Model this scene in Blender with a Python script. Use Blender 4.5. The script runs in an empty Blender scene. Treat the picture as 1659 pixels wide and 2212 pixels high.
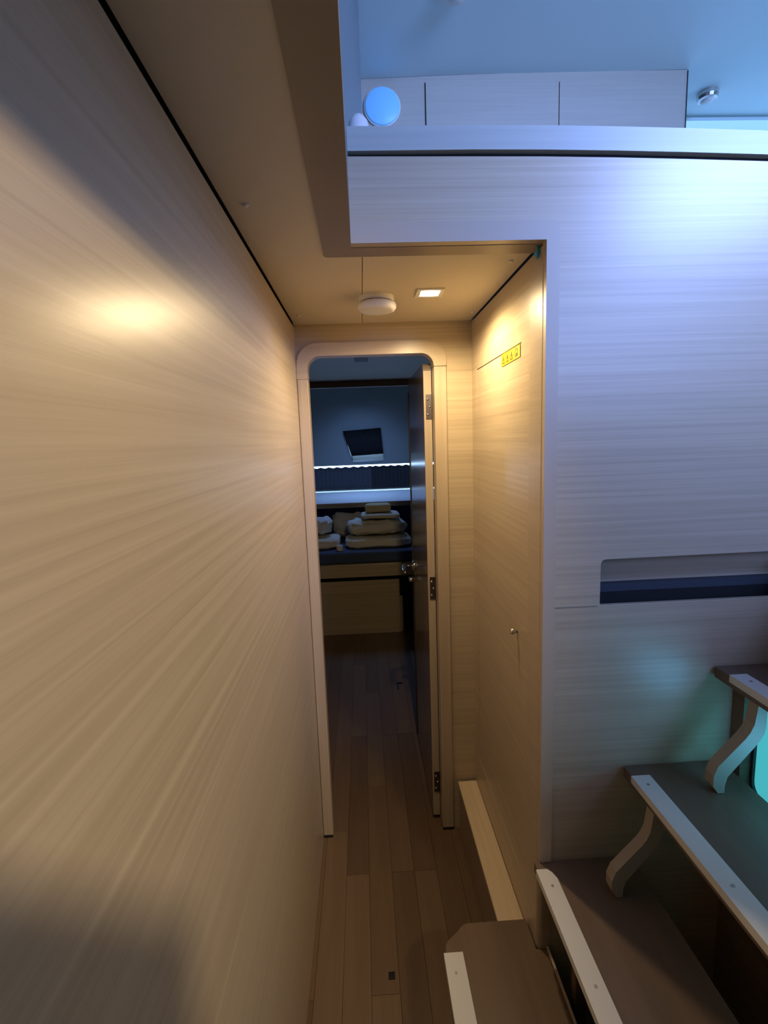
import bpy, bmesh, math, random
from mathutils import Vector, Matrix, noise
random.seed(4)
S = bpy.context.scene
C = S.collection
R = math.radians

# ---------------------------------------------------------------- camera
YAW, PITCH, ROLL, F = R(2.28627), R(-8.28844), R(-2.05707), 1068.657
fw = Vector((math.sin(YAW)*math.cos(PITCH), math.cos(YAW)*math.cos(PITCH), math.sin(PITCH)))
rt = Vector((math.cos(YAW), -math.sin(YAW), 0)); up = rt.cross(fw)
r2 = rt*math.cos(ROLL) + up*math.sin(ROLL); u2 = -rt*math.sin(ROLL) + up*math.cos(ROLL)
cd = bpy.data.cameras.new('camera'); cam = bpy.data.objects.new('camera', cd); C.objects.link(cam)
M = Matrix((r2, u2, -fw)).transposed().to_4x4(); M.translation = Vector((0, 0, 1.58)); cam.matrix_world = M
cd.sensor_fit = 'VERTICAL'; cd.sensor_height = 36.0; cd.lens = F/2212*36.0
cd.clip_start = 0.02; cd.clip_end = 60
S.camera = cam

# ---------------------------------------------------------------- view, world, daylight
S.view_settings.view_transform = 'Standard'; S.view_settings.look = 'None'
S.view_settings.exposure = 0.0; S.view_settings.gamma = 1.0; S.view_settings.use_curve_mapping = False
W = bpy.data.worlds.new('world'); S.world = W; W.use_nodes = True
W.node_tree.nodes['Background'].inputs[0].default_value = (0.30, 0.45, 0.85, 1)
W.node_tree.nodes['Background'].inputs[1].default_value = 0.25

def area(name, loc, aim, sx, sy, power, col):
    l = bpy.data.lights.new(name, 'AREA'); l.shape = 'RECTANGLE'; l.size = sx; l.size_y = sy
    l.energy = power; l.color = col
    o = bpy.data.objects.new(name, l); C.objects.link(o); o.location = loc
    o.rotation_euler = (Vector(aim)-Vector(loc)).to_track_quat('-Z', 'Y').to_euler()
    return o
DAY = (0.27, 0.41, 1.0)
# daylight through the saloon's stern doors, then two added fill lights
st_ = area('saloon_stern_daylight', (2.1, -2.60, 2.45), (1.2, 1.1, 2.45), 2.6, 0.9, 24, DAY); st_.data.spread = R(60)
sd_ = area('saloon_ceiling_fill_light', (3.35, 1.55, 1.90), (1.3, 2.15, 3.12), 1.8, 0.5, 21, (0.26, 0.52, 1.0)); sd_.data.spread = R(90)  # added source pointing upward to brighten the saloon ceiling
bf_ = area('bulkhead_fill_light', (1.85, -0.42, 2.96), (1.05, 1.1, 2.50), 0.80, 0.80, 21, DAY); bf_.data.spread = R(66)  # added source for the bulkhead's blue falloff and highlight; the roof has no opening
# turquoise light of the sea coming in through the escape hatch under the stairs
area('escape_hatch_sea_light', (0.872, 0.86, 0.87), (0.60, 1.05, 0.97), 0.16, 0.10, 0.24, (0.14, 0.52, 1.0))
# added unseen light that brightens the shelf and the cabin ahead
cf_ = area('cabin_shelf_fill_light', (0.0, 4.95, 2.28), (0.0, 4.98, 1.0), 0.5, 0.4, 4.2, (0.25, 0.46, 1.0)); cf_.data.spread = R(105)
# the recessed ceiling lamp of the passage (its glowing disc is built with the lamp below)
def lamp(name, loc, power, col, rad=0.022, ang=174, blend=0.5):
    l = bpy.data.lights.new(name, 'SPOT'); l.energy = power; l.color = col; l.shadow_soft_size = rad
    l.spot_size = R(ang); l.spot_blend = blend
    o = bpy.data.objects.new(name, l); C.objects.link(o); o.location = loc
    return o
WARM = (1.0, 0.74, 0.41)
lamp('passage_lamp_light', (0.208, 1.453, 1.950), 19.5, WARM)
# a lit saloon ceiling spot that shines down into the stairwell onto the left wall
sp = lamp('saloon_spot_light', (1.15, -1.15, 3.05), 262, (1.0, 0.77, 0.52), 0.075, 41, 1.0)
sp.rotation_euler = (Vector((-0.218, 0.52, 1.43))-sp.location).to_track_quat('-Z', 'Y').to_euler()

# ---------------------------------------------------------------- materials
def mat(name, col, rough=0.5, metal=0.0, spec=0.5, emit=None, estr=0.0, coat=0.0):
    m = bpy.data.materials.new(name); m.use_nodes = True
    b = m.node_tree.nodes['Principled BSDF']
    b.inputs['Base Color'].default_value = (*col, 1); b.inputs['Roughness'].default_value = rough
    b.inputs['Metallic'].default_value = metal; b.inputs['Specular IOR Level'].default_value = spec
    b.inputs['Coat Weight'].default_value = coat
    if emit: b.inputs['Emission Color'].default_value = (*emit, 1); b.inputs['Emission Strength'].default_value = estr
    return m

def grain(name, dark, light, rough=0.4, scale=(1.6, 1.6, 75), bump=0.08, spec=0.5, soft=(0.35, 0.68), big=0.25):
    m = mat(name, light, rough, spec=spec); nt = m.node_tree; N = nt.nodes; L = nt.links
    b = N['Principled BSDF']
    tc = N.new('ShaderNodeTexCoord'); mp = N.new('ShaderNodeMapping'); mp.inputs['Scale'].default_value = scale
    L.new(tc.outputs['Object'], mp.inputs[0])
    n1 = N.new('ShaderNodeTexNoise'); n1.inputs['Scale'].default_value = 1.0; n1.inputs['Detail'].default_value = 5
    n1.inputs['Roughness'].default_value = 0.55; n1.inputs['Distortion'].default_value = 0.25
    L.new(mp.outputs[0], n1.inputs['Vector'])
    mp2 = N.new('ShaderNodeMapping'); mp2.inputs['Scale'].default_value = (scale[0]*3.2, scale[1]*3.2, scale[2]*3.2)
    L.new(tc.outputs['Object'], mp2.inputs[0])
    n2 = N.new('ShaderNodeTexNoise'); n2.inputs['Scale'].default_value = 1.0; n2.inputs['Detail'].default_value = 3
    L.new(mp2.outputs[0], n2.inputs['Vector'])
    mx = N.new('ShaderNodeMath'); mx.operation = 'MULTIPLY_ADD'; mx.inputs[1].default_value = 0.75
    sc = N.new('ShaderNodeMath'); sc.operation = 'MULTIPLY'; sc.inputs[1].default_value = 0.25
    L.new(n2.outputs['Fac'], sc.inputs[0]); L.new(n1.outputs['Fac'], mx.inputs[0]); L.new(sc.outputs[0], mx.inputs[2])
    cr = N.new('ShaderNodeValToRGB'); cr.color_ramp.elements[0].position = soft[0]; cr.color_ramp.elements[1].position = soft[1]
    cr.color_ramp.elements[0].color = (*dark, 1); cr.color_ramp.elements[1].color = (*light, 1)
    L.new(mx.outputs[0], cr.inputs[0]); L.new(cr.outputs[0], b.inputs['Base Color'])
    bp = N.new('ShaderNodeBump'); bp.inputs['Strength'].default_value = bump; bp.inputs['Distance'].default_value = 0.002
    L.new(mx.outputs[0], bp.inputs['Height']); L.new(bp.outputs[0], b.inputs['Normal'])
    return m

OAK_D, OAK_L = (0.40, 0.32, 0.215), (0.54, 0.45, 0.315)
OAK = grain('oak_veneer', OAK_D, OAK_L, 0.31, scale=(1.0, 1.0, 100), soft=(0.28, 0.68), bump=0.06)
OAK_S = grain('oak_smooth', (0.43, 0.35, 0.25), (0.50, 0.41, 0.30), 0.33, bump=0.02)
OAK_V = grain('oak_vertical', (0.42, 0.34, 0.24), (0.50, 0.41, 0.30), 0.35, scale=(60, 60, 1.5), bump=0.02)
SILL = grain('pale_oak', (0.58, 0.46, 0.30), (0.70, 0.57, 0.40), 0.5, scale=(70, 1.5, 70), bump=0.03)
BEAM = grain('beam_brown', (0.27, 0.21, 0.15), (0.33, 0.26, 0.19), 0.4, bump=0.02)
TREAD = grain('tread_brown', (0.13, 0.085, 0.055), (0.18, 0.12, 0.08), 0.42, scale=(14, 1.2, 14), bump=0.02)
CARC = grain('stair_side_brown', (0.14, 0.09, 0.055), (0.19, 0.13, 0.08), 0.6)
FL = [grain('floor_plank_%s' % k, tuple(c*v*0.52 for c in a), tuple(c*v*0.64 for c in a), 0.42, scale=(40, 1.8, 40), bump=0.03)
      for k, v, a in (('mid', 1.0, (0.26, 0.165, 0.095)), ('dark', 0.84, (0.26, 0.16, 0.088)), ('light', 1.12, (0.265, 0.175, 0.10)))]
SUB = mat('subfloor', (0.05, 0.03, 0.02), 0.9)
VINYL = mat('ceiling_vinyl', (0.62, 0.55, 0.44), 0.6)
BLACK = mat('black_gap', (0.006, 0.006, 0.007), 0.8)
DARKT = mat('dark_edge', (0.03, 0.03, 0.03), 0.5)
WHITE = mat('white_plastic', (0.75, 0.74, 0.70), 0.35)
STRIP = mat('white_nosing', (0.72, 0.71, 0.67), 0.45)
STEEL = mat('brushed_steel', (0.62, 0.60, 0.57), 0.28, 1.0)
HING = mat('hinge_steel', (0.16, 0.14, 0.14), 0.4, 1.0)
CHROME = mat('chrome', (0.9, 0.9, 0.9), 0.07, 1.0)
SCREW = mat('screw_grey', (0.40, 0.39, 0.37), 0.45, 0.6)
CREAM = mat('cream_bracket', (0.38, 0.33, 0.25), 0.5)
YELL = mat('yellow_sticker', (0.80, 0.66, 0.0), 0.6)
OCHRE = mat('ochre_print', (0.12, 0.07, 0.0), 0.7)
BLUEW = mat('saloon_white', (0.66, 0.78, 0.78), 0.45)
COAM = mat('grey_coaming', (0.21, 0.24, 0.24), 0.5)
OAK_P = mat('oak_plain', (0.46, 0.38, 0.28), 0.36)
PANELU = grain('saloon_oak', (0.43, 0.39, 0.31), (0.48, 0.44, 0.35), 0.45, bump=0.01)
RAILM = grain('rail_oak', (0.40, 0.42, 0.37), (0.46, 0.48, 0.42), 0.38, bump=0.02)
DISC = mat('pale_blue_disc', (0.30, 0.72, 0.95), 0.35)
TEALG = mat('sea_lit_glass', (0.05, 0.3, 0.32), 0.2, emit=(0.06, 0.44, 0.50), estr=1.0)
SKYG = mat('sky_lit_glass', (0.3, 0.4, 0.5), 0.2, emit=(0.42, 0.66, 1.0), estr=6.0)
SKYS = mat('sky_lit_strip', (0.3, 0.4, 0.5), 0.2, emit=(0.24, 0.50, 0.88), estr=1.0)
LEDM = mat('lamp_glow', (1, 0.9, 0.7), 0.4, emit=(1.0, 0.80, 0.50), estr=22.0)
HULL = mat('cabin_headliner', (0.27, 0.30, 0.31), 0.55)
CURT = mat('charcoal_curtain', (0.035, 0.035, 0.045), 0.9)
CURT2 = mat('slate_curtain', (0.060, 0.065, 0.085), 0.9)
MATT = mat('navy_mattress', (0.05, 0.08, 0.16), 0.85)
DARKN = mat('dark_navy_board', (0.035, 0.045, 0.06), 0.7)
BOLS = mat('blue_cushion', (0.10, 0.17, 0.36), 0.85)
LINEN = mat('cream_linen', (0.72, 0.70, 0.60), 0.9)
TOWEL = mat('yellow_towel', (0.62, 0.56, 0.33), 0.95)
WLIN = mat('white_linen', (0.75, 0.78, 0.80), 0.9)
SHELF = mat('shelf_white', (0.80, 0.82, 0.84), 0.5)
LEAF = grain('door_leaf', (0.20, 0.16, 0.125), (0.25, 0.20, 0.155), 0.16, bump=0.01, scale=(3, 3, 40))
GREEN = mat('green_tape', (0.05, 0.30, 0.25), 0.45)
RUB = mat('black_rubber', (0.01, 0.01, 0.01), 0.6)

# ---------------------------------------------------------------- builders
def link(name, bm, m, parent=None, bevel=0.0, smooth=False, seg=2):
    if bevel > 0:
        bmesh.ops.bevel(bm, geom=[e for e in bm.edges if len(e.link_faces) == 2 and e.calc_face_angle(0) > 0.5],
                        offset=bevel, segments=seg, profile=0.5, affect='EDGES', clamp_overlap=True)
    if parent is not None:
        off = Vector((0, 0, 0)); p = parent
        while p is not None: off += p.location; p = p.parent
        bmesh.ops.translate(bm, vec=-off, verts=bm.verts)
    bmesh.ops.recalc_face_normals(bm, faces=bm.faces)
    me = bpy.data.meshes.new(name); bm.to_mesh(me); bm.free()
    if smooth:
        for f in me.polygons: f.use_smooth = True
    me.materials.append(m)
    o = bpy.data.objects.new(name, me); C.objects.link(o); o.parent = parent
    return o
def bx(x0, x1, y0, y1, z0, z1, bm=None):
    bm = bm or bmesh.new()
    r = bmesh.ops.create_cube(bm, size=1)
    for v in r['verts']:
        v.co = Vector(((x0+x1)/2 + v.co.x*(x1-x0), (y0+y1)/2 + v.co.y*(y1-y0), (z0+z1)/2 + v.co.z*(z1-z0)))
    return bm
def prism(pts, axis, a, b, bm=None):
    """polygon pts in the two other axes (order x,y,z minus axis), extruded a..b along axis"""
    bm = bm or bmesh.new()
    def P(p, t): return {'x': (t, p[0], p[1]), 'y': (p[0], t, p[1]), 'z': (p[0], p[1], t)}[axis]
    v0 = [bm.verts.new(P(p, a)) for p in pts]; v1 = [bm.verts.new(P(p, b)) for p in pts]
    n = len(pts)
    bm.faces.new(v0); bm.faces.new(v1[::-1])
    for i in range(n): bm.faces.new((v0[i], v1[i], v1[(i+1) % n], v0[(i+1) % n]))
    return bm
def ringprism(outer, inner, axis, a, b, bm=None):
    """open frame: outer and inner polylines with the same number of points, closed=False"""
    bm = bm or bmesh.new()
    def P(p, t): return {'x': (t, p[0], p[1]), 'y': (p[0], t, p[1]), 'z': (p[0], p[1], t)}[axis]
    O0 = [bm.verts.new(P(p, a)) for p in outer]; O1 = [bm.verts.new(P(p, b)) for p in outer]
    I0 = [bm.verts.new(P(p, a)) for p in inner]; I1 = [bm.verts.new(P(p, b)) for p in inner]
    n = len(outer)
    for i in range(n-1):
        bm.faces.new((O0[i], O0[i+1], I0[i+1], I0[i])); bm.faces.new((O1[i], I1[i], I1[i+1], O1[i+1]))
        bm.faces.new((O0[i], O1[i], O1[i+1], O0[i+1])); bm.faces.new((I0[i], I0[i+1], I1[i+1], I1[i]))
    for i in (0, n-1): bm.faces.new((O0[i], I0[i], I1[i], O1[i]))
    return bm
def arc(cx, cy, r, a0, a1, n=8):
    return [(cx+r*math.cos(R(a0+(a1-a0)*i/n)), cy+r*math.sin(R(a0+(a1-a0)*i/n))) for i in range(n+1)]
def cyl(c, axis, r, h, n=32, bm=None, r2=None):
    bm = bm or bmesh.new()
    res = bmesh.ops.create_cone(bm, cap_ends=True, segments=n, radius1=r, radius2=r if r2 is None else r2, depth=h)
    rot = {'x': Matrix.Rotation(R(90), 3, 'Y'), 'y': Matrix.Rotation(R(-90), 3, 'X'), 'z': Matrix.Identity(3)}[axis]
    for v in res['verts']: v.co = rot @ v.co + Vector(c)
    return bm
def lathe(profile, c, n=36, axis='z'):
    bm = bmesh.new(); rings = []
    for r, z in profile:
        ring = []
        for i in range(n):
            t = 2*math.pi*i/n; p = Vector((r*math.cos(t), r*math.sin(t), z))
            if axis == 'x': p = Vector((p.z, p.x, p.y))
            if axis == 'y': p = Vector((p.x, p.z, p.y))
            ring.append(bm.verts.new(p+Vector(c)))
        rings.append(ring)
    for a, b in zip(rings, rings[1:]):
        for i in range(n): bm.faces.new((a[i], a[(i+1) % n], b[(i+1) % n], b[i]))
    bm.faces.new(rings[0]); bm.faces.new(rings[-1])
    return bm
def tube(pts, r, n=10):
    bm = bmesh.new(); rings = []
    for i, p in enumerate(pts):
        p = Vector(p); d = (Vector(pts[min(i+1, len(pts)-1)])-Vector(pts[max(i-1, 0)])).normalized()
        a = d.orthogonal().normalized() if i == 0 else (pa - d*pa.dot(d)).normalized()
        pa = a; b = d.cross(a); rr = r[i] if isinstance(r, (list, tuple)) else r
        rings.append([bm.verts.new(p+a*rr*math.cos(2*math.pi*k/n)+b*rr*math.sin(2*math.pi*k/n)) for k in range(n)])
    for s, t in zip(rings, rings[1:]):
        for k in range(n): bm.faces.new((s[k], s[(k+1) % n], t[(k+1) % n], t[k]))
    bm.faces.new(rings[0]); bm.faces.new(rings[-1])
    return bm
def empty(name, loc, label=None, cat=None, group=None, kind=None):
    o = bpy.data.objects.new(name, None); C.objects.link(o); o.location = loc; o.empty_display_size = 0.05
    return tag(o, label, cat, group, kind)
def tag(o, label=None, cat=None, group=None, kind=None):
    if label: o['label'] = label
    if cat: o['category'] = cat
    if group: o['group'] = group
    if kind: o['kind'] = kind
    return o
def struct(o, label, cat): return tag(o, label, cat, kind='structure')
def soft(cx, cy, cz, w, d, h, amp=0.01, seed=0, e=0.35, q_=0.3, freq=9, nu=56, nv=28):
    """soft rounded slab of cloth (superellipsoid) with folds"""
    bm = bmesh.new(); rings = []
    def sp(v, p): return math.copysign(abs(v)**p, v)
    for j in range(nv+1):
        ph = -math.pi/2 + math.pi*j/nv; ring = []
        for i in range(nu):
            t = 2*math.pi*i/nu
            x = sp(math.cos(ph), q_)*sp(math.cos(t), e)*w/2; y = sp(math.cos(ph), q_)*sp(math.sin(t), e)*d/2
            z = sp(math.sin(ph), 0.6)*h/2
            q = Vector((x*freq+seed*7, y*freq, z*freq*1.5))
            k = noise.noise(q)*amp + noise.noise(q*2.6)*amp*0.7 + noise.noise(q*6)*amp*0.25
            n = Vector((x/w, y/d, z/h)); n = n.normalized() if n.length > 1e-6 else Vector((0, 0, 1))
            p = Vector((x, y, z)) + n*k
            p.z = max(p.z, -h/2)
            ring.append(bm.verts.new(p+Vector((cx, cy, cz+h/2))))
        rings.append(ring)
    for a, b in zip(rings, rings[1:]):
        for i in range(nu): bm.faces.new((a[i], a[(i+1) % nu], b[(i+1) % nu], b[i]))
    bmesh.ops.remove_doubles(bm, verts=bm.verts, dist=1e-5)
    return bm

# ================================================================ PASSAGE SHELL
XL, XR, YB, YF, ZC = -0.218, 0.405, 1.807, 1.10, 1.985
wl = link('wall_left', bx(XL-0.02, XL, -2.0, YB, 0, ZC-0.009), OAK)
struct(wl, 'long pale oak veneer wall filling the left side of the passage', 'wall')
struct(link('trim_1', bx(XL-0.02, XL-0.008, -2.0, YB, ZC-0.009, ZC+0.01), BLACK),
       'dark shadow gap along the top of the left wall', 'trim')

# floor and its planks
fl = link('floor', bx(-1.2, 0.99, -2.0, 5.6, -0.04, -0.010), SUB)
struct(fl, 'brown plank floor running through the passage into the cabin', 'floor')
meshes = {}
def plank(x0, x1, y0, y1, mi):
    key = (round(x1-x0, 3), round(y1-y0, 3), mi)
    if key not in meshes:
        bm = bx(-(x1-x0)/2+0.0005, (x1-x0)/2-0.0005, -(y1-y0)/2+0.0006, (y1-y0)/2-0.0006, -0.010, 0.0)
        me = bpy.data.meshes.new('plank'); bm.to_mesh(me); bm.free(); me.materials.append(FL[mi]); meshes[key] = me
    o = bpy.data.objects.new('plank', meshes[key]); C.objects.link(o); o.parent = fl
    o.location = ((x0+x1)/2, (y0+y1)/2, 0)
PW = 0.083
edges = [-0.203 + PW*i for i in range(-11, 15)]
for i, x0 in enumerate(edges):
    x1 = x0+PW
    if x1 > 0.985: continue
    if x1 < XL - 0.02 or x0 > 0.45: ya = 1.87
    else: ya = -1.98
    joints = [1.615+0.432*2*k for k in range(-5, 6)]
    if i % 3 == 1: joints = [j-0.405 for j in joints]
    if i % 3 == 2 and i % 2: joints = [j+0.21 for j in joints]
    joints = [j for j in joints if ya+0.05 < j < 3.90]
    ys = [ya]+joints+[3.98]
    for a, b in zip(ys, ys[1:]):
        xa = x0
        xb = x1
        plank(xa, xb, a, b, random.choice((0, 0, 1, 2)))
# black finger hole with rim in a plank
fh = empty('floor_latch', (0.024, 1.259, 0.0), 'small black square latch set in the floor planks', 'latch')
link('rim', ringprism([(0.014, 1.249), (0.034, 1.249), (0.034, 1.269), (0.014, 1.269), (0.014, 1.249)],
                      [(0.0165, 1.2515), (0.0315, 1.2515), (0.0315, 1.2665), (0.0165, 1.2665), (0.0165, 1.2515)], 'z', 0.0, 0.003), RUB, fh)
link('cup', bx(0.0165, 0.0315, 1.2515, 1.2665, 0.0, 0.001), BLACK, fh)
fh2 = tag(link('floor_hook', bx(0.165, 0.20, 3.03, 3.045, 0.0, 0.006), RUB), 'dark flat catch on the cabin floor beside the open door', 'catch')
bm = bx(0.165, 0.172, 2.96, 3.03, 0, 0.005); link('arm', bm, RUB, fh2)

# ceiling of the passage : vinyl panels with a fine seam
ce = link('ceiling', bx(XL-0.02, XR+0.03, -2.0, YB+0.02, ZC+0.012, ZC+0.03), DARKT)
# leave the stairwell open: cut the slab into an L
me = ce.data; me.clear_geometry(); bm = bmesh.new()
prism([(XL-0.02, -2.0), (-0.02, -2.0), (-0.02, 1.11), (XR+0.02, 1.11), (XR+0.02, YB+0.02), (XL-0.02, YB+0.02)], 'z', ZC+0.010, ZC+0.028, bm)
bm.to_mesh(me); bm.free()
struct(ce, 'cream vinyl panelled ceiling over the passage', 'ceiling')
link('panel', prism([(XL+0.002, -1.98), (-0.022, -1.98), (-0.022, 1.115), (0.0182, 1.115), (0.0182, YB-0.003), (XL+0.002, YB-0.003)], 'z', ZC, ZC+0.010), VINYL, ce, bevel=0.0008)
link('panel', bx(0.0198, XR-0.004, 1.115, YB-0.003, ZC, ZC+0.010), VINYL, ce, bevel=0.0008)
tr = link('trim_2', prism([(-0.066, -1.98), (-0.005, -1.98), (-0.005, 1.113), (XR, 1.113), (XR, 1.165), (-0.055, 1.165)] + arc(-0.056, 1.155, 0.010, 90, 180, 4), 'z', ZC-0.003, ZC+0.012), BEAM, bevel=0.001)
struct(tr, 'brown wooden trim bordering the ceiling opening above the stairs', 'trim')
for x, y in ((-0.181, 0.919), (-0.185, 1.674), (0.368, 1.218), (0.379, 1.678)):
    tag(link('screw_cap', lathe([(0.0055, ZC), (0.0055, ZC-0.002), (0.003, ZC-0.004), (0.0005, ZC-0.0045)], (x, y, 0), 16), WHITE, smooth=True),
        {0.919: 'tiny white screw cap in the ceiling near the left wall, well before the door',
         1.674: 'tiny white screw cap at the ceiling corner above the left door jamb',
         1.218: 'tiny pale screw cap in the ceiling by the brown trim, right side',
         1.678: 'tiny pale screw cap at the ceiling corner right of the door'}[y], 'screw cap')

# back wall with the door opening
ri, ro = 0.045, 0.075
ix0, ix1, iz = -0.179, 0.266, 1.878
ox0, ox1, oz = -0.217, 0.311, 1.922
bm = bmesh.new()
wallo = [(XL, 0), (XL, 0.6), (XL, 1.2), (XL, oz-0.1)] + [(XL, ZC+0.01)]*5 + [(XR, ZC+0.01)]*5 + [(XR, oz-0.1), (XR, 1.2), (XR, 0.6), (XR, 0)]
cx0, cx1, cz = ix0-0.01, ix1+0.01, iz+0.01
def opening(x0, x1, z, r, n=8):
    return [(x0, 0)] + arc(x0+r, z-r, r, 180, 90, n) + arc(x1-r, z-r, r, 90, 0, n) + [(x1, 0)]
oin = opening(cx0, cx1, cz, ri+0.01, 8)
n = len(oin)
def proj_out(p):
    # matching point on the wall's outer rectangle
    x, z = p
    if z < cz-ri-0.011 : return (XL if x < 0 else XR, z)
    return None
outer = []
for k, p in enumerate(oin):
    if k == 0: outer.append((XL, 0))
    elif k == n-1: outer.append((XR, 0))
    elif k == 1: outer.append((XL, p[1]))
    elif k == n-2: outer.append((XR, p[1]))
    elif k <= 8:
        t = (k-1)/8; outer.append((XL+t*(cx0+ri+0.01-XL), ZC+0.01) if t > 0.5 else (XL, p[1]+(ZC+0.01-p[1])*min(1, t*2)))
    elif k == 9: outer.append((cx0+ri+0.01, ZC+0.01))
    elif k == 10: outer.append((cx1-ri-0.01, ZC+0.01))
    else:
        t = (n-2-k)/8; outer.append((XR-t*(XR-(cx1-ri-0.01)), ZC+0.01) if t > 0.5 else (XR, p[1]+(ZC+0.01-p[1])*min(1, t*2)))
wb = link('wall_back', ringprism(outer, oin, 'y', YB, YB+0.03), OAK)
struct(wb, 'pale oak wall around the cabin door at the end of the passage', 'wall')
df = empty('door_frame', (0.04, YB, 0), 'light oak door frame with rounded upper corners at the passage end', 'door frame')
def frame_part(name, xa, xb):
    pass
O = opening(ox0, ox1, oz, ro, 10); I = opening(ix0, ix1, iz, ri, 10)
# head with the two rounded corners, then the two jambs below
zj = 1.800
Oh = [(ox0, zj)] + O[1:-1] + [(ox1, 1.838)]; Ih = [(ix0, zj)] + I[1:-1] + [(ix1, 1.838)]
Oh[-1] = (ox1, 1.833); Ih[-1] = (ix1, 1.833) if I[-2][1] > 1.833 else (ix1, I[-2][1]-0.0005)
link('head', ringprism(Oh, Ih, 'y', YB-0.012, YB+0.044), OAK_S, df, bevel=0.003)
link('jamb', bx(ox0, ix0, YB-0.012, YB+0.044, 0.012, zj), OAK_V, df, bevel=0.003)
link('jamb', bx(ix1, ox1, YB-0.012, YB+0.044, 0.012, 1.8315), OAK_V, df, bevel=0.003)
link('foot', bx(ox0, ix0-0.002, YB-0.010, YB+0.04, 0.0, 0.012), RUB, df)
link('foot', bx(ix1+0.002, ox1, YB-0.010, YB+0.04, 0.0, 0.012), RUB, df)

# open door leaf
dl = empty('door_1', (0.27, 1.862, 0.0)); struct(dl, 'dark satin cabin door standing open into the cabin', 'door')
dl.rotation_euler = (0, 0, 0)
def rleaf():
    # leaf in the YZ plane, rounded top corner at the far end
    pts = [(1.866, 0.016), (2.44, 0.016)] + arc(2.40, 1.815, 0.04, 0, 90, 6) + [(1.866+0.04, 1.855)] + arc(1.866+0.03, 1.825, 0.03, 90, 180, 5)
    return prism(pts, 'x', 0.236, 0.2655)
leaf = link('leaf', rleaf(), LEAF, dl, bevel=0.0015)
link('hinge_edge', bx(0.2365, 0.265, 1.861, 1.8655, 0.018, 1.825), OAK_V, dl)
link('latch_edge', bx(0.232, 0.268, 2.4405, 2.452, 0.018, 1.80), DARKT, dl, bevel=0.002)
for z in (1.695, 1.0, 0.17):
    h = link('hinge', bx(0.243, 0.2665, 1.8585, 1.861, z-0.045, z+0.045), HING, dl)
    link('knuckle', cyl((0.2685, 1.8560, z), 'z', 0.0035, 0.09, 12), HING, dl, smooth=False)
    for k, (dx, dz) in enumerate(((0.250, 0.027), (0.257, 0.0), (0.250, -0.027))):
        link('screw', lathe([(0.0042, -0.0), (0.0042, -0.001), (0.002, -0.0024), (0.0004, -0.0026)], (dx, 1.8585, z+dz), 12, 'y'), CHROME, h, smooth=True)
hd = link('handle', tube([(0.222, 2.36, 0.965), (0.190, 2.36, 0.965), (0.180, 2.352, 0.965), (0.177, 2.33, 0.965), (0.177, 2.26, 0.963), (0.180, 2.24, 0.962)], [0.008, 0.008, 0.009, 0.009, 0.008, 0.006], 14), CHROME, dl, smooth=True)
link('rose', lathe([(0.026, 0.0), (0.026, -0.006), (0.022, -0.010), (0.012, -0.014), (0.0005, -0.014)], (0.236, 2.36, 0.965), 28, 'x'), CHROME, dl, smooth=True)
link('turn_knob', lathe([(0.010, 0.0), (0.010, -0.010), (0.013, -0.014), (0.013, -0.026), (0.009, -0.031), (0.0005, -0.032)], (0.236, 2.36, 0.895), 20, 'x'), CHROME, dl, smooth=True)

# right wall of the passage: fixed border, flush locker door
wr = link('wall_right', bmesh.new(), OAK); wr.data.clear_geometry()
bm = bmesh.new()
dy0, dy1, dz0, dz1 = 1.255, 1.735, 0.345, 1.808
bx(XR, XR+0.02, 1.13, dy0, 0, ZC-0.004, bm); bx(XR, XR+0.02, dy1, YB, 0, ZC-0.004, bm)
bx(XR, XR+0.02, dy0, dy1, dz1, ZC-0.004, bm); bx(XR, XR+0.02, dy0, dy1, 0, dz0, bm)
bm.to_mesh(wr.data); bm.free()
struct(wr, 'pale oak wall on the right of the passage, around the locker door', 'wall')
d2 = link('door_2', bx(XR+0.0008, XR+0.018, dy0+0.002, dy1-0.002, dz0+0.002, dz1-0.003), OAK, bevel=0.0008)
struct(d2, 'tall flush oak locker door in the right passage wall with one small knob', 'door')
link('knob', lathe([(0.004, 0), (0.004, -0.006), (0.008, -0.010), (0.0085, -0.015), (0.006, -0.019), (0.0005, -0.020)], (XR, 1.279, 1.048), 20, 'x'), STEEL, d2, smooth=True)
link('gap_liner', bx(XR+0.0185, XR+0.03, dy0-0.01, dy1+0.01, dz0-0.01, dz1+0.01), BLACK, d2)
st = empty('warning_sticker', (XR, 1.345, 1.775), 'bright yellow sticker with four warning pictograms on the locker door', 'sticker')
link('backing', prism([(1.263, 1.774), (1.427, 1.772), (1.427, 1.804), (1.263, 1.804)], 'x', XR-0.0012, XR+0.0005), YELL, st)
for k, yc in enumerate((1.405, 1.368, 1.331)):
    hz0, hz1, hw = 1.778, 1.799, 0.0125
    t = lambda s: [(yc, 1.785+(hz1-1.785)*s), (yc-hw*s, 1.785-(1.785-hz0)*s), (yc+hw*s, 1.785-(1.785-hz0)*s), (yc, 1.785+(hz1-1.785)*s)]
    tri = link('triangle', ringprism(t(1.1), t(0.62), 'x', XR-0.0018, XR-0.0011), OCHRE, st)
    bm = bx(XR-0.0018, XR-0.0011, yc-0.0016, yc+0.0016, 1.7845, 1.792)
    bx(XR-0.0018, XR-0.0011, yc-0.0016, yc+0.0016, 1.7812, 1.7834, bm); link('mark', bm, OCHRE, tri)
yc = 1.291
def rr(x0, x1, z0, z1, r):
    p = arc(x1-r, z1-r, r, 0, 90, 5) + arc(x0+r, z1-r, r, 90, 180, 5) + [(x0, z0), (x1, z0)]; return p + [p[0]]
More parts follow.
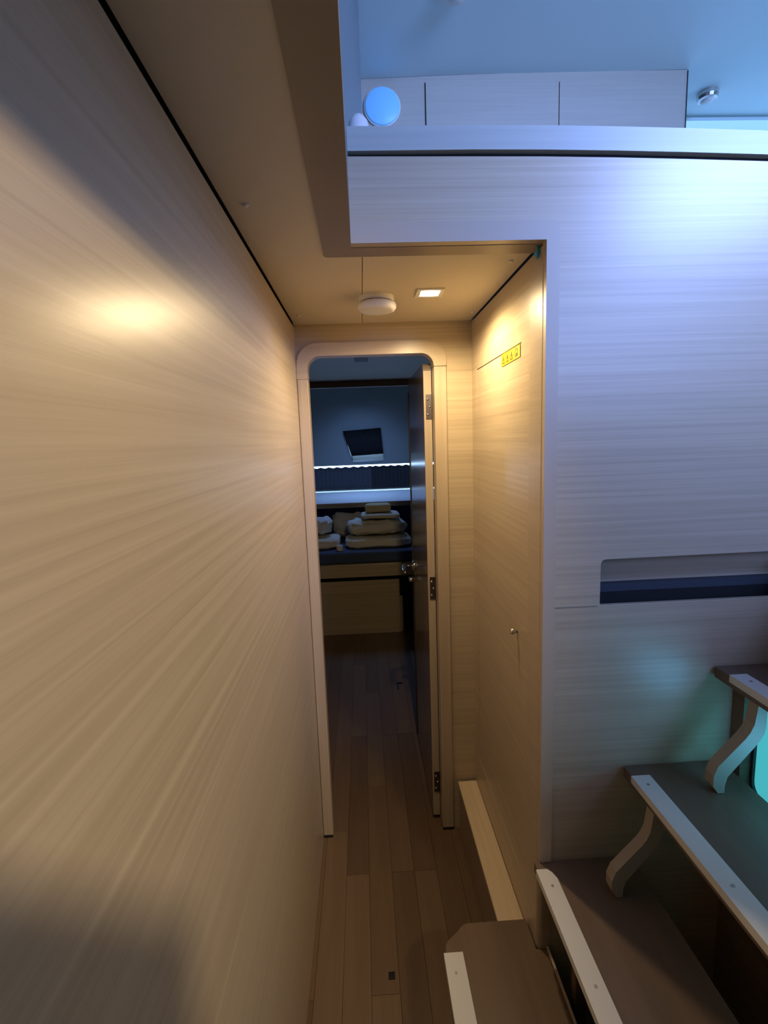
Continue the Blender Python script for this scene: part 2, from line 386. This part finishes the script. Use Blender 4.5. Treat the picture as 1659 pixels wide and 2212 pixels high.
sq = link('head_symbol', ringprism(rr(yc-0.011, yc+0.011, 1.779, 1.800, 0.008), rr(yc-0.008, yc+0.008, 1.782, 1.797, 0.006), 'x', XR-0.0018, XR-0.0011), OCHRE, st)
link('mark', bx(XR-0.0018, XR-0.0011, yc-0.006, yc+0.003, 1.7825, 1.7875), OCHRE, sq)
# rounded corner post
po = link('trim_3', prism([(XR-0.0015, 1.19), (XR+0.02, 1.19), (XR+0.034, 1.125), (XR+0.034, YF-0.001)] + arc(XR+0.012, 1.112, 0.0135, 270, 180, 6), 'z', 0.0, ZC-0.006), OAK_S)
for f in po.data.polygons: f.use_smooth = False
struct(po, 'smooth rounded oak corner post between passage and stairs', 'trim')
tag(link('green_tape_scrap', prism([(0.398, 1.955), (0.404, 1.972), (0.400, 1.977), (0.405, 1.986), (0.392, 1.989), (0.396, 1.975), (0.390, 1.966)], 'y', 1.122, 1.128), GREEN),
    'scrap of green tape at the top of the corner post', 'tape')

# ledge along the foot of the right wall
led = empty('floor_ledge', (0.37, 1.5, 0), 'low pale oak ledge box along the foot of the right passage wall', 'ledge')
link('top', bx(0.330, XR-0.001, 1.19, YB-0.014, 0.204, 0.216), SILL, led, bevel=0.001)
link('side', bx(0.334, 0.345, 1.19, YB-0.014, 0.0, 0.204), BEAM, led)

# smoke detector and down-light
sd = empty('smoke_detector', (0.060, 1.49, ZC), 'round white smoke detector on the ceiling before the cabin door', 'smoke detector')
link('base', lathe([(0.050, ZC+0.0), (0.050, ZC-0.010), (0.047, ZC-0.011), (0.047, ZC-0.0135)], (0.06, 1.49, 0), 48), WHITE, sd, smooth=False)
link('slot', lathe([(0.0445, ZC-0.0135), (0.0445, ZC-0.0155)], (0.06, 1.49, 0), 48), DARKT, sd)
link('cover', lathe([(0.047, ZC-0.0155), (0.0535, ZC-0.018), (0.056, ZC-0.024), (0.0555, ZC-0.031), (0.051, ZC-0.037), (0.042, ZC-0.040), (0.015, ZC-0.042), (0.0005, ZC-0.042)], (0.06, 1.49, 0), 48), WHITE, sd, smooth=True)
dn = empty('ceiling_downlight', (0.208, 1.453, ZC), 'small lit recessed downlight in the passage ceiling, right of the smoke detector', 'ceiling light')
link('rim', ringprism([(0.170, 1.415), (0.246, 1.415), (0.246, 1.491), (0.170, 1.491), (0.170, 1.415)],
                      [(0.181, 1.426), (0.235, 1.426), (0.235, 1.480), (0.181, 1.480), (0.181, 1.426)], 'z', ZC-0.004, ZC), WHITE, dn)
link('lens', lathe([(0.0265, ZC), (0.0265, ZC-0.003), (0.016, ZC-0.006), (0.0005, ZC-0.007)], (0.208, 1.453, 0), 32), LEDM, dn, smooth=True)

# ================================================================ STAIR BULKHEAD
def sag(x): return 2.146-0.018*max(0, (x-0.25)/0.65)**1.5
wf = link('wall_front', bmesh.new(), OAK); wf.data.clear_geometry()
bm = bmesh.new()
xs = [-0.005, 0.405] + [0.542] + [0.65+0.15*k for k in range(18)]
def slab(x0, x1, z0, z1, y0=YF-0.004, y1=YF+0.02):
    bx(x0, x1, y0, y1, z0, z1, bm)
zt0 = 2.022
prism([(-0.005, 1.985)] + [(0.4335, 1.985), (0.4335, 1.178), (0.542, 1.178)] + [(0.542, 1.276)] + arc(0.554, 1.276, 0.012, 180, 90, 5) + [(3.2, 1.300), (3.2, 2.02)] +
      [(x, sag(x)) for x in (3.2, 2.6, 2.2, 1.8, 1.5, 1.2, 1.0, 0.85, 0.7, 0.55, 0.4, 0.25)] + [(-0.005, 2.149)], 'y', YF-0.006, YF+0.016, bm)
bm.to_mesh(wf.data); bm.free()
struct(wf, 'large pale oak bulkhead panel above and beside the stairs', 'wall')
lp = link('panel', bx(0.432, 3.2, YF, YF+0.012, 0.0, 1.1755), OAK, wf, bevel=0.0008)
# edge moulding of the passage opening (L shape with rounded outer corner)
tr4 = link('trim_4', prism([(-0.005, 1.983), (0.405, 1.983), (0.405, 0.512), (0.4335, 0.512)] + [(0.4335, 2.005)] + arc(0.4165, 2.005, 0.017, 0, 90, 5)[1:] + [(-0.005, 2.022)], 'y', YF-0.010, YF+0.013), OAK_P, bevel=0.0015)
struct(tr4, 'smooth edge moulding around the passage opening beside the stairs', 'trim')
# niche behind the slot
ni = empty('slot_niche', (1.2, YF+0.05, 1.178), 'long dark recessed slot in the bulkhead above the stairs', 'niche')
link('back_panel', bx(0.53, 2.4, YF+0.075, YF+0.085, 1.185, 1.33), OAK, ni)
link('ledge', bx(0.53, 2.4, YF+0.055, YF+0.075, 1.190, 1.210), DARKN, ni)
link('floor_board', bx(0.53, 2.4, YF+0.013, YF+0.055, 1.10, 1.11), BLACK, ni)
link('end_board', bx(0.522, 0.53, YF+0.017, YF+0.085, 1.10, 1.33), BLACK, ni)
link('liner', bx(0.53, 2.4, YF+0.056, YF+0.060, 1.11, 1.19), BLACK, ni)

# rail above the bulkhead
def railpts(zo, z2):
    X = [-0.004, 0.25, 0.4, 0.55, 0.7, 0.85, 1.0, 1.2, 1.5, 1.8, 2.2, 2.6, 3.2]
    return X
ra = bmesh.new()
X = [-0.004, 0.25, 0.4, 0.55, 0.7, 0.85, 1.0, 1.2, 1.5, 1.8, 2.2, 2.6, 3.2]
prism([(x, sag(x)+0.010) for x in X] + [(x, sag(x)+0.055) for x in reversed(X)], 'y', YF-0.012, YF+0.03, ra)
rl = link('trim_5', ra, RAILM, bevel=0.003); struct(rl, 'pale oak rail capping the bulkhead at saloon level', 'trim')
gb = bmesh.new(); prism([(x, sag(x)-0.002) for x in X] + [(x, sag(x)+0.012) for x in reversed(X)], 'y', YF+0.004, YF+0.025, gb)
struct(link('trim_6', gb, BLACK), 'dark shadow groove under the saloon rail', 'trim')
cb = link('counter_top', bx(-0.004, 3.2, YF+0.03, 2.345, 2.150, 2.165), RAILM); tag(cb, 'pale saloon counter behind the rail above the bulkhead', 'counter')
tag(link('rail_end_cap', lathe([(0.020, 2.165), (0.024, 2.18), (0.025, 2.245), (0.021, 2.266), (0.012, 2.278), (0.0005, 2.282)], (0.022, 1.19, 0), 24), WHITE, smooth=True),
    'small rounded cream end cap behind the left end of the rail', 'cap')

# ================================================================ STAIRS
sc = empty('staircase', (0.5, 0.8, 0.0), 'brown open staircase with white nosing strips rising to the right', 'staircase')
Y0 = -0.05
steps = [(0.163, 0.425, 0.250, 1.180), (0.392, 0.640, 0.510, 1.094), (0.615, 0.860, 0.760, 1.094), (0.831, 1.075, 1.010, 1.094)]
for k, (xa, xb, z, yr) in enumerate(steps):
    if k == 0:
        pts = [(xa, Y0), (xb, Y0), (xb, 1.094), (0.400, 1.098), (0.400, yr), (0.235, yr)] + [(0.222, yr-0.004), (0.208, yr-0.018), (0.180, yr-0.040), (0.169, yr-0.052), (xa+0.002, yr-0.070)]
    else:
        pts = [(xa, Y0), (xb, Y0), (xb, yr-0.03)] + arc(xb-0.02, yr-0.02, 0.02, 0, 90, 4) + [(xa, yr)]
    t = link('tread', prism(pts, 'z', z-0.026, z), TREAD, sc, bevel=0.0015)
    ye = [1.101, 1.067, 1.052, 1.040][k]; w = [0.045, 0.038, 0.040, 0.036][k]
    if k == 1:
        sp_ = [(xa-0.002, Y0), (xa+w, Y0), (xa+w, ye-0.028), (xa+w-0.006, ye-0.010), (xa+w-0.016, ye), (xa-0.002, ye)]
    else:
        sp_ = [(xa-0.002, Y0), (xa+w, Y0), (xa+w, ye), (xa-0.002, ye)]
    bm = prism(sp_, 'z', z+0.0005, z+0.0055); bx(xa-0.005, xa-0.002, Y0, ye, z-0.012, z+0.0055, bm)
    link('nosing_strip', bm, STRIP, t)
    for ys in {0: (1.05, 0.80, 0.55, 0.30), 1: (1.02, 0.80, 0.55, 0.30), 2: (1.02, 0.755, 0.50, 0.26), 3: (1.005, 0.755, 0.50, 0.26)}[k]:
        link('screw', lathe([(0.0035, z+0.0055), (0.0035, z+0.0062), (0.002, z+0.0064), (0.0004, z+0.0064)], (xa+0.018, ys, 0), 14), SCREW, t, smooth=False)
    if k:
        # bent bracket carrying the tread from the one below
        dx, dz = xa-0.615, z-0.76
        L_ = [(0.628, 0.736), (0.647, 0.736), (0.647, 0.665), (0.644, 0.650), (0.636, 0.636), (0.624, 0.620), (0.566, 0.551), (0.561, 0.530), (0.561, 0.512), (0.546, 0.512), (0.534, 0.530), (0.534, 0.555), (0.543, 0.578), (0.602, 0.642), (0.612, 0.656), (0.620, 0.675)]
        dxx = dx + (0.010 if k == 3 else 0)
        if k == 1:
            for yb in (0.985, Y0+0.03): link('bracket', bx(0.455, 0.485, yb, yb+0.025, 0.0, 0.483), CARC, sc, bevel=0.003)
            continue
        link('bracket', prism([(p[0]+dxx, p[1]+dz) for p in L_], 'y', 0.982, 1.010), CREAM, sc, bevel=0.003)
        if k == 1:
            for yb in (0.985, Y0+0.03): link('bracket', bx(0.455, 0.485, yb, yb+0.025, 0.0, 0.483), CARC, sc, bevel=0.003)
            continue
        link('bracket', prism([(p[0]+dxx, p[1]+dz) for p in L_], 'y', Y0+0.03, Y0+0.055), CREAM, sc, bevel=0.003)
link('riser', bx(0.4255, 0.4295, Y0, 1.094, 0.0, 0.256), CARC, sc)
link('riser_lip', bx(0.4257, 0.4315, Y0, 1.094, 0.2565, 0.2600), OAK_S, sc)
link('front_board', bx(0.185, 0.195, Y0, 1.14, 0.0, 0.223), CARC, sc)

# inner hull wall under the stairs with the escape hatch window
hw = link('wall_inner', bmesh.new(), CARC); hw.data.clear_geometry()
bm = bmesh.new(); hx = 0.885; hy0, hy1, hz0, hz1 = 0.50, 1.062, 0.69, 0.965
bx(hx, hx+0.045, -0.08, hy0, 0, 0.983, bm); bx(hx, hx+0.045, hy1, YF-0.001, 0, 0.983, bm)
bx(hx, hx+0.045, hy0, hy1, 0, hz0, bm); bx(hx, hx+0.045, hy0, hy1, hz1, 0.983, bm)
bm.to_mesh(hw.data); bm.free(); struct(hw, 'brown inner hull wall below the upper stairs', 'wall')
wn = empty('window_1', (hx, 0.80, 0.7)); struct(wn, 'turquoise sea-lit escape hatch window behind the upper stairs', 'window')
def rect(y0, y1, z0, z1, r):
    p = arc(y1-r, z1-r, r, 0, 90, 5)+arc(y0+r, z1-r, r, 90, 180, 5)+arc(y0+r, z0+r, r, 180, 270, 5)+arc(y1-r, z0+r, r, 270, 360, 5); return p+[p[0]]
link('frame', ringprism(rect(hy0, hy1, hz0, hz1, 0.04), rect(hy0+0.008, hy1-0.008, hz0+0.008, hz1-0.008, 0.032), 'x', hx+0.026, hx+0.040), DARKT, wn)
link('glass', bx(hx+0.033, hx+0.038, hy0, hy1, hz0, hz1), TEALG, wn)

# stairwell surroundings outside the picture
struct(link('wall_aft', bx(XL-0.02, 3.6, -2.02, -2.0, 0.0, 2.0), OAK_P), 'after end wall of the passage behind the viewer', 'wall')
struct(link('ceiling', bx(-0.02, 3.6, -2.0, -0.60, 1.20, 1.24), VINYL), 'underside of the saloon floor', 'ceiling')
struct(link('wall_left', bx(-0.045, -0.022, -2.85, 1.10, ZC+0.03, 3.10), PANELU), 'left saloon wall behind the viewer', 'wall')
struct(link('wall_near', bx(0.05, 3.6, -0.10, -0.08, 0.0, 1.245), CARC), 'bulkhead at the near side of the stairwell', 'wall')
sf = link('floor_saloon', bmesh.new(), FL[0]); sf.data.clear_geometry(); sf.name = 'floor'
bm = bmesh.new(); bx(1.05, 3.6, -0.10, YF-0.007, 1.245, 1.27, bm); bx(-0.02, 3.6, -2.8, -0.10, 1.245, 1.27, bm); bm.to_mesh(sf.data); bm.free()
struct(sf, 'saloon floor at the top of the stairs', 'floor')

sblk = empty('stairwell_shadow_blocker', (0.2, -0.2, 1.27), 'added unseen box at the near edge of the stairwell, shading the left wall', 'shadow blocker')  # out-of-view box added to cast the shadow low on the left wall
link('body', bx(0.04, 0.27, -0.42, -0.09, 1.27, 1.74), PANELU, sblk, bevel=0.003)
link('top', bx(0.035, 0.275, -0.42, -0.085, 1.74, 1.76), PANELU, sblk, bevel=0.003)

# ================================================================ SALOON ABOVE
sce = link('ceiling', prism([(-0.10, -2.85, 0), (3.65, -2.85, 0), (3.65, 2.9, 0), (-0.10, 2.9, 0)] and [(-0.10, 3.098), (0.5, 3.118), (1.5, 3.132), (3.65, 3.132), (3.65, 3.17), (-0.10, 3.15)], 'y', -2.85, 2.9), BLUEW)
struct(sce, 'smooth bluish white saloon ceiling above the stairs', 'ceiling')
swl = link('wall_left', prism([(-0.020, -2.8), (-0.0055, -2.8), (-0.0055, 1.3), (0.052, 2.0), (0.052, 2.75), (-0.020, 2.75)], 'z', 1.998, 3.10), COAM)
struct(swl, 'blue grey side wall rising from the edge of the ceiling opening', 'wall')
struct(link('wall_right', bx(3.6, 3.65, -2.8, 2.75, 1.2, 3.13), PANELU), 'far side wall of the saloon', 'wall')
struct(link('wall_near', bx(-0.05, 3.6, -2.85, -2.8, 1.2, 3.10), PANELU), 'stern wall of the saloon', 'wall')
struct(link('wall_front', bx(1.4925, 3.6, 2.69, 2.74, 2.1, 3.13), BLUEW), 'pale front wall of the saloon', 'wall')
# wall cabinet with two doors
YCB = 2.35
oc = empty('saloon_cabinet', (0.77, YCB, 2.85), 'wide grey oak wall cabinet with two flush doors above the rail', 'cabinet')
bm = prism([(0.052, 2.168), (1.487, 2.168), (1.487, 3.130), (1.0, 3.1265), (0.5, 3.117), (0.052, 3.102)], 'y', YCB, YCB+0.42)
link('body', bm, PANELU, oc, bevel=0.002)
def cdoor(p): return link('door', prism(p, 'y', YCB-0.010, YCB-0.001), PANELU, oc, bevel=0.0012)
cdoor([(0.337, 2.75), (0.915, 2.75), (0.915, 3.082), (0.337, 3.082)])
cdoor([(0.919, 2.75), (1.468, 2.75), (1.468, 3.070), (0.919, 3.082)])
link('door_gap', prism([(0.3370, 3.0825), (0.915, 3.0825), (0.915, 3.0845), (0.3370, 3.0845)], 'y', YCB-0.004, YCB-0.0005), DARKT, oc)
link('door_gap', prism([(0.919, 3.0825), (1.468, 3.0705), (1.468, 3.0725), (0.919, 3.0845)], 'y', YCB-0.004, YCB-0.0005), DARKT, oc)
link('edge_strip', bx(1.4875, 1.491, YCB-0.003, YCB+0.42, 2.168, 3.128), DARKT, oc)
bm = bx(0.334, 0.3365, YCB-0.004, YCB-0.0005, 2.75, 3.086); link('door_gap', bm, DARKT, oc)
bm = bx(0.9155, 0.9185, YCB-0.004, YCB-0.0005, 2.75, 3.082); link('door_gap', bm, DARKT, oc)
YD = YCB-0.0015
dk = empty('round_disc', (0.148, YCB, 2.99), 'round pale blue disc mounted at the left of the saloon cabinet', 'disc')
link('face', lathe([(0.076, -0.006), (0.074, -0.014), (0.070, -0.0165), (0.0005, -0.018)], (0.148, YD, 2.99), 56, 'y'), DISC, dk, smooth=True)
link('rim', lathe([(0.079, 0.0), (0.079, -0.008), (0.077, -0.010), (0.075, -0.010)], (0.148, YD, 2.99), 56, 'y'), WHITE, dk)
def clamp(x, y, z, label):
    e = empty('saloon_ceiling_lamp', (x, y, z), label, 'ceiling light')
    link('body', lathe([(0.045, z), (0.045, z-0.018), (0.040, z-0.030), (0.030, z-0.034)], (x, y, 0), 32), STEEL, e, smooth=False)
    link('lens', lathe([(0.030, z-0.030), (0.027, z-0.038), (0.015, z-0.043), (0.0005, z-0.044)], (x, y, 0), 32), WHITE, e, smooth=True)
clamp(1.685, 2.50, 3.132, 'round metal saloon ceiling lamp right of the wall cabinet')
clamp(0.39, 1.925, 3.112, 'round saloon ceiling lamp cut by the top edge of the picture')
w2 = empty('window_2', (2.4, 2.66, 3.0)); struct(w2, 'bright horizontal strip of saloon window right of the cabinet', 'window')
link('pane', bx(1.50, 3.58, 2.665, 2.675, 2.2, 3.108), SKYS, w2)
link('frame', bx(1.495, 3.58, 2.662, 2.679, 3.109, 3.122), BLUEW, w2)

# ================================================================ FORWARD CABIN
struct(link('wall_left', bx(-1.22, -1.2, 1.84, 5.6, 0, 2.3), OAK), 'side wall of the dark cabin beyond the door', 'wall')
struct(link('wall_right', bx(0.9, 0.92, 1.87, 5.6, 0, 2.3), OAK), 'side wall of the cabin behind the open door', 'wall')
struct(link('wall_back', bx(-1.2, XL, 1.845, 1.865, 0, 2.03), OAK), 'cabin side of the passage bulkhead', 'wall')
struct(link('wall_back', bx(XR+0.02, 0.9, 1.845, 1.865, 0, 2.03), OAK), 'cabin side of the locker bulkhead', 'wall')
struct(link('ceiling', bx(-1.2, 0.9, 1.84, 3.90, 2.03, 2.05), OAK_S), 'dark cabin ceiling just inside the door', 'ceiling')
struct(link('trim_7', bx(-1.2, 0.9, 3.86, 3.92, 1.985, 2.03), BEAM, bevel=0.004), 'brown beam across the cabin ceiling', 'trim')
struct(link('ceiling', bx(-1.2, 0.9, 3.92, 5.75, 2.29, 2.31), HULL), 'recessed cabin ceiling over the bed', 'ceiling')
struct(link('wall_front', bx(-1.2, 0.9, 3.895, 3.915, 2.03, 2.29), HULL), 'upstand above the cabin ceiling beam', 'wall')

# end wall: window band, then the head-lining above with a small port window
HY = 5.5; ZS = 1.03
ws = link('wall_end', bx(-1.2, 0.9, HY+0.06, HY+0.08, 0.0, 1.06), HULL); struct(ws, 'lower end wall of the cabin behind the bed', 'wall')
port = [(-0.190, 1.690), (0.212, 1.712), (0.238, 1.362), (-0.108, 1.352)]
def ringclosed(o, i, axis, a, b): return ringprism(o+[o[0]], i+[i[0]], axis, a, b)
hl = link('wall_end', ringclosed([(-1.2, 2.29), (0.9, 2.29), (0.9, 1.315), (-1.2, 1.315)], port, 'y', HY, HY+0.07), HULL)
struct(hl, 'dim blue grey head-lining wall with a small port above the curtains', 'wall')
w3 = empty('window_3', (0.03, HY+0.03, 1.42)); struct(w3, 'small slanted port window over the bed', 'window')
link('pane', prism([(-0.188, 1.688), (0.210, 1.710), (0.236, 1.437), (-0.112, 1.425)], 'y', HY+0.060, HY+0.064), SKYG, w3)
link('sill', prism([(HY+0.058, 1.422), (HY-0.004, 1.350), (HY+0.0695, 1.350)], 'x', -0.105, 0.236), HULL, w3)
link('frame', bx(-0.25, 0.28, HY+0.0705, HY+0.078, 1.33, 1.74), HULL, w3)
w4 = empty('window_4', (0, HY+0.05, 1.03)); struct(w4, 'long low window behind the bed curtains', 'window')
link('pane', bx(-1.18, 0.88, HY+0.052, HY+0.057, 1.062, 1.312), SKYG, w4)
def pleated(x0, x1, z0, z1, y, amp, nw, top_wave=0.0, skew=0.0, ph=0.0, zr=None):
    bm = bmesh.new(); n = nw*8; rows = 6; g = []
    for j in range(rows+1):
        row = []
        for i in range(n+1):
            s = i/n; t = j/rows
            x = x0+(x1-x0)*s + skew*(1-t)*(1-s); zb = z0; zt = (z1 if zr is None else z1+(zr-z1)*s)
            zt -= top_wave*(0.5+0.5*math.sin(s*nw*2*math.pi*0.5+ph))
            z = zb+(zt-zb)*t
            row.append(bm.verts.new((x, y+amp*math.sin(s*nw*2*math.pi+ph)+0.002*noise.noise(Vector((s*20, t*3, ph))), z)))
        g.append(row)
    for j in range(rows):
        for i in range(n): bm.faces.new((g[j][i], g[j][i+1], g[j+1][i+1], g[j+1][i]))
    r = bmesh.ops.solidify(bm, geom=bm.faces[:], thickness=0.003)
    return bm
tag(link('curtain', pleated(-0.98, 0.105, 1.046, 1.302, HY-0.018, 0.007, 24, 0.010), CURT2, smooth=True), 'slate pleated curtain over the left of the long cabin window', 'curtain')
tag(link('curtain', pleated(0.095, 0.85, 1.047, 1.303, HY-0.036, 0.006, 18, 0.009, ph=1.0), CURT, smooth=True), 'near black pleated curtain over the right of the long cabin window', 'curtain')
def blind():
    bm = bmesh.new(); n = 20*6; g = []
    for j in range(5):
        t = j/4; row = []
        xl = -0.113+(-0.202+0.113)*t; xr = 0.235+(0.215-0.235)*t; zl = 1.417+(1.690-1.417)*t; zr = 1.430+(1.713-1.430)*t
        for i in range(n+1):
            s = i/n
            row.append(bm.verts.new((xl+(xr-xl)*s, HY-0.022+0.005*math.sin(s*20*2*math.pi), zl+(zr-zl)*s)))
        g.append(row)
    for j in range(4):
        for i in range(n): bm.faces.new((g[j][i], g[j][i+1], g[j+1][i+1], g[j+1][i]))
    bmesh.ops.solidify(bm, geom=bm.faces[:], thickness=0.003)
    return bm
tag(link('port_blind', blind(), CURT, smooth=True), 'small black pleated blind hanging over the slanted port', 'blind')

# shelf under the curtains
sh = empty('bed_shelf', (0, 5.0, 1.0), 'pale shelf under the curtains at the head of the bed', 'shelf')
link('top', bx(-1.2, 0.9, 4.44, HY+0.06, ZS-0.014, ZS), SHELF, sh)
link('front_edge', bx(-1.2, 0.9, 4.415, 4.44, ZS-0.042, ZS), BEAM, sh, bevel=0.003)
bo = tag(link('back_cushion', bx(-1.19, 0.89, 4.80, 4.86, 0.692, 0.99), BOLS, bevel=0.015, seg=3), 'blue padded backrest under the shelf behind the bedding', 'cushion')
# bed
bd = empty('bed', (0, 4.4, 0), 'low berth with oak front and navy mattress at the end of the cabin', 'bed')
link('front_panel', bx(-1.19, 0.262, 3.93, 3.95, 0.012, 0.445), OAK, bd)
link('rail', bx(-1.19, 0.89, 3.90, 3.94, 0.485, 0.592), OAK, bd, bevel=0.003)
link('kickboard', bx(-1.19, 0.262, 3.915, 3.93, 0.0, 0.045), OAK_S, bd)
link('toe_gap', bx(-1.19, 0.89, 3.98, 3.99, 0.0, 0.56), BLACK, bd)
link('side_post', bx(0.262, 0.285, 3.925, 3.95, 0.0, 0.30), OAK_S, bd)
link('platform', bx(-1.19, 0.89, 3.94, 4.985, 0.56, 0.585), OAK_S, bd)
link('mattress', bx(-1.185, 0.885, 3.915, 4.98, 0.592, 0.688), MATT, bd, bevel=0.025, seg=4)
ZM = 0.688
def bed_thing(name, args, m, label, cat, h, **kw):
    return tag(link(name, soft(*args, **kw), m, smooth=True), label, cat)
bed_thing('folded_blanket', (0.105, 4.20, ZM+0.001, 0.56, 0.34, 0.080, 0.010, 1), LINEN, 'lowest flat folded cream blanket under the stack on the bed', 'blanket', 0)
bed_thing('folded_duvet', (0.095, 4.27, ZM+0.094, 0.50, 0.34, 0.118, 0.028, 2), LINEN, 'thick puffy cream duvet folded in the middle of the stack', 'duvet', 0, e=0.5, q_=0.6)
bed_thing('folded_towel', (0.135, 4.26, ZM+0.228, 0.33, 0.26, 0.042, 0.007, 3), LINEN, 'flat folded cream towel on top of the duvet, under the small one', 'towel', 0)
bed_thing('folded_towel', (0.118, 4.28, ZM+0.277, 0.22, 0.17, 0.068, 0.006, 4), TOWEL, 'small thick yellowish folded towel topping the stack', 'towel', 0, e=0.2, q_=0.2)
bed_thing('folded_blanket', (-0.47, 4.22, ZM+0.001, 0.50, 0.34, 0.085, 0.012, 5), LINEN, 'folded cream blanket at the left under the white linen', 'blanket', 0)
bed_thing('crumpled_linen', (-0.475, 4.28, ZM+0.105, 0.36, 0.26, 0.13, 0.035, 6), WLIN, 'crumpled white linen heap at the left edge of the doorway view', 'linen', 0, e=0.8)
bed_thing('pillow', (-0.13, 4.55, ZM+0.001, 0.34, 0.13, 0.24, 0.030, 7), WLIN, 'pale blue-white pillow propped behind the left of the stack', 'pillow', 0, e=0.8, q_=0.8)
bed_thing('balled_cloth', (-0.215, 4.00, ZM+0.001, 0.055, 0.05, 0.05, 0.003, 8), WLIN, 'small white balled cloth before the stack on the bed', 'cloth', 0, e=0.9, nu=28, nv=14)

# repeats of a kind share a group
for base, grp in (('screw_cap', 'screw caps in the passage ceiling'), ('saloon_ceiling_lamp', 'round lamps on the saloon ceiling'),
                  ('curtain', 'pleated curtains over the long cabin window'), ('folded_towel', 'folded towels topping the stack on the bed'),
                  ('folded_blanket', 'folded blankets lying on the bed')):
    for o in S.objects:
        if o.parent is None and o.name.split('.')[0] == base: o['group'] = grp
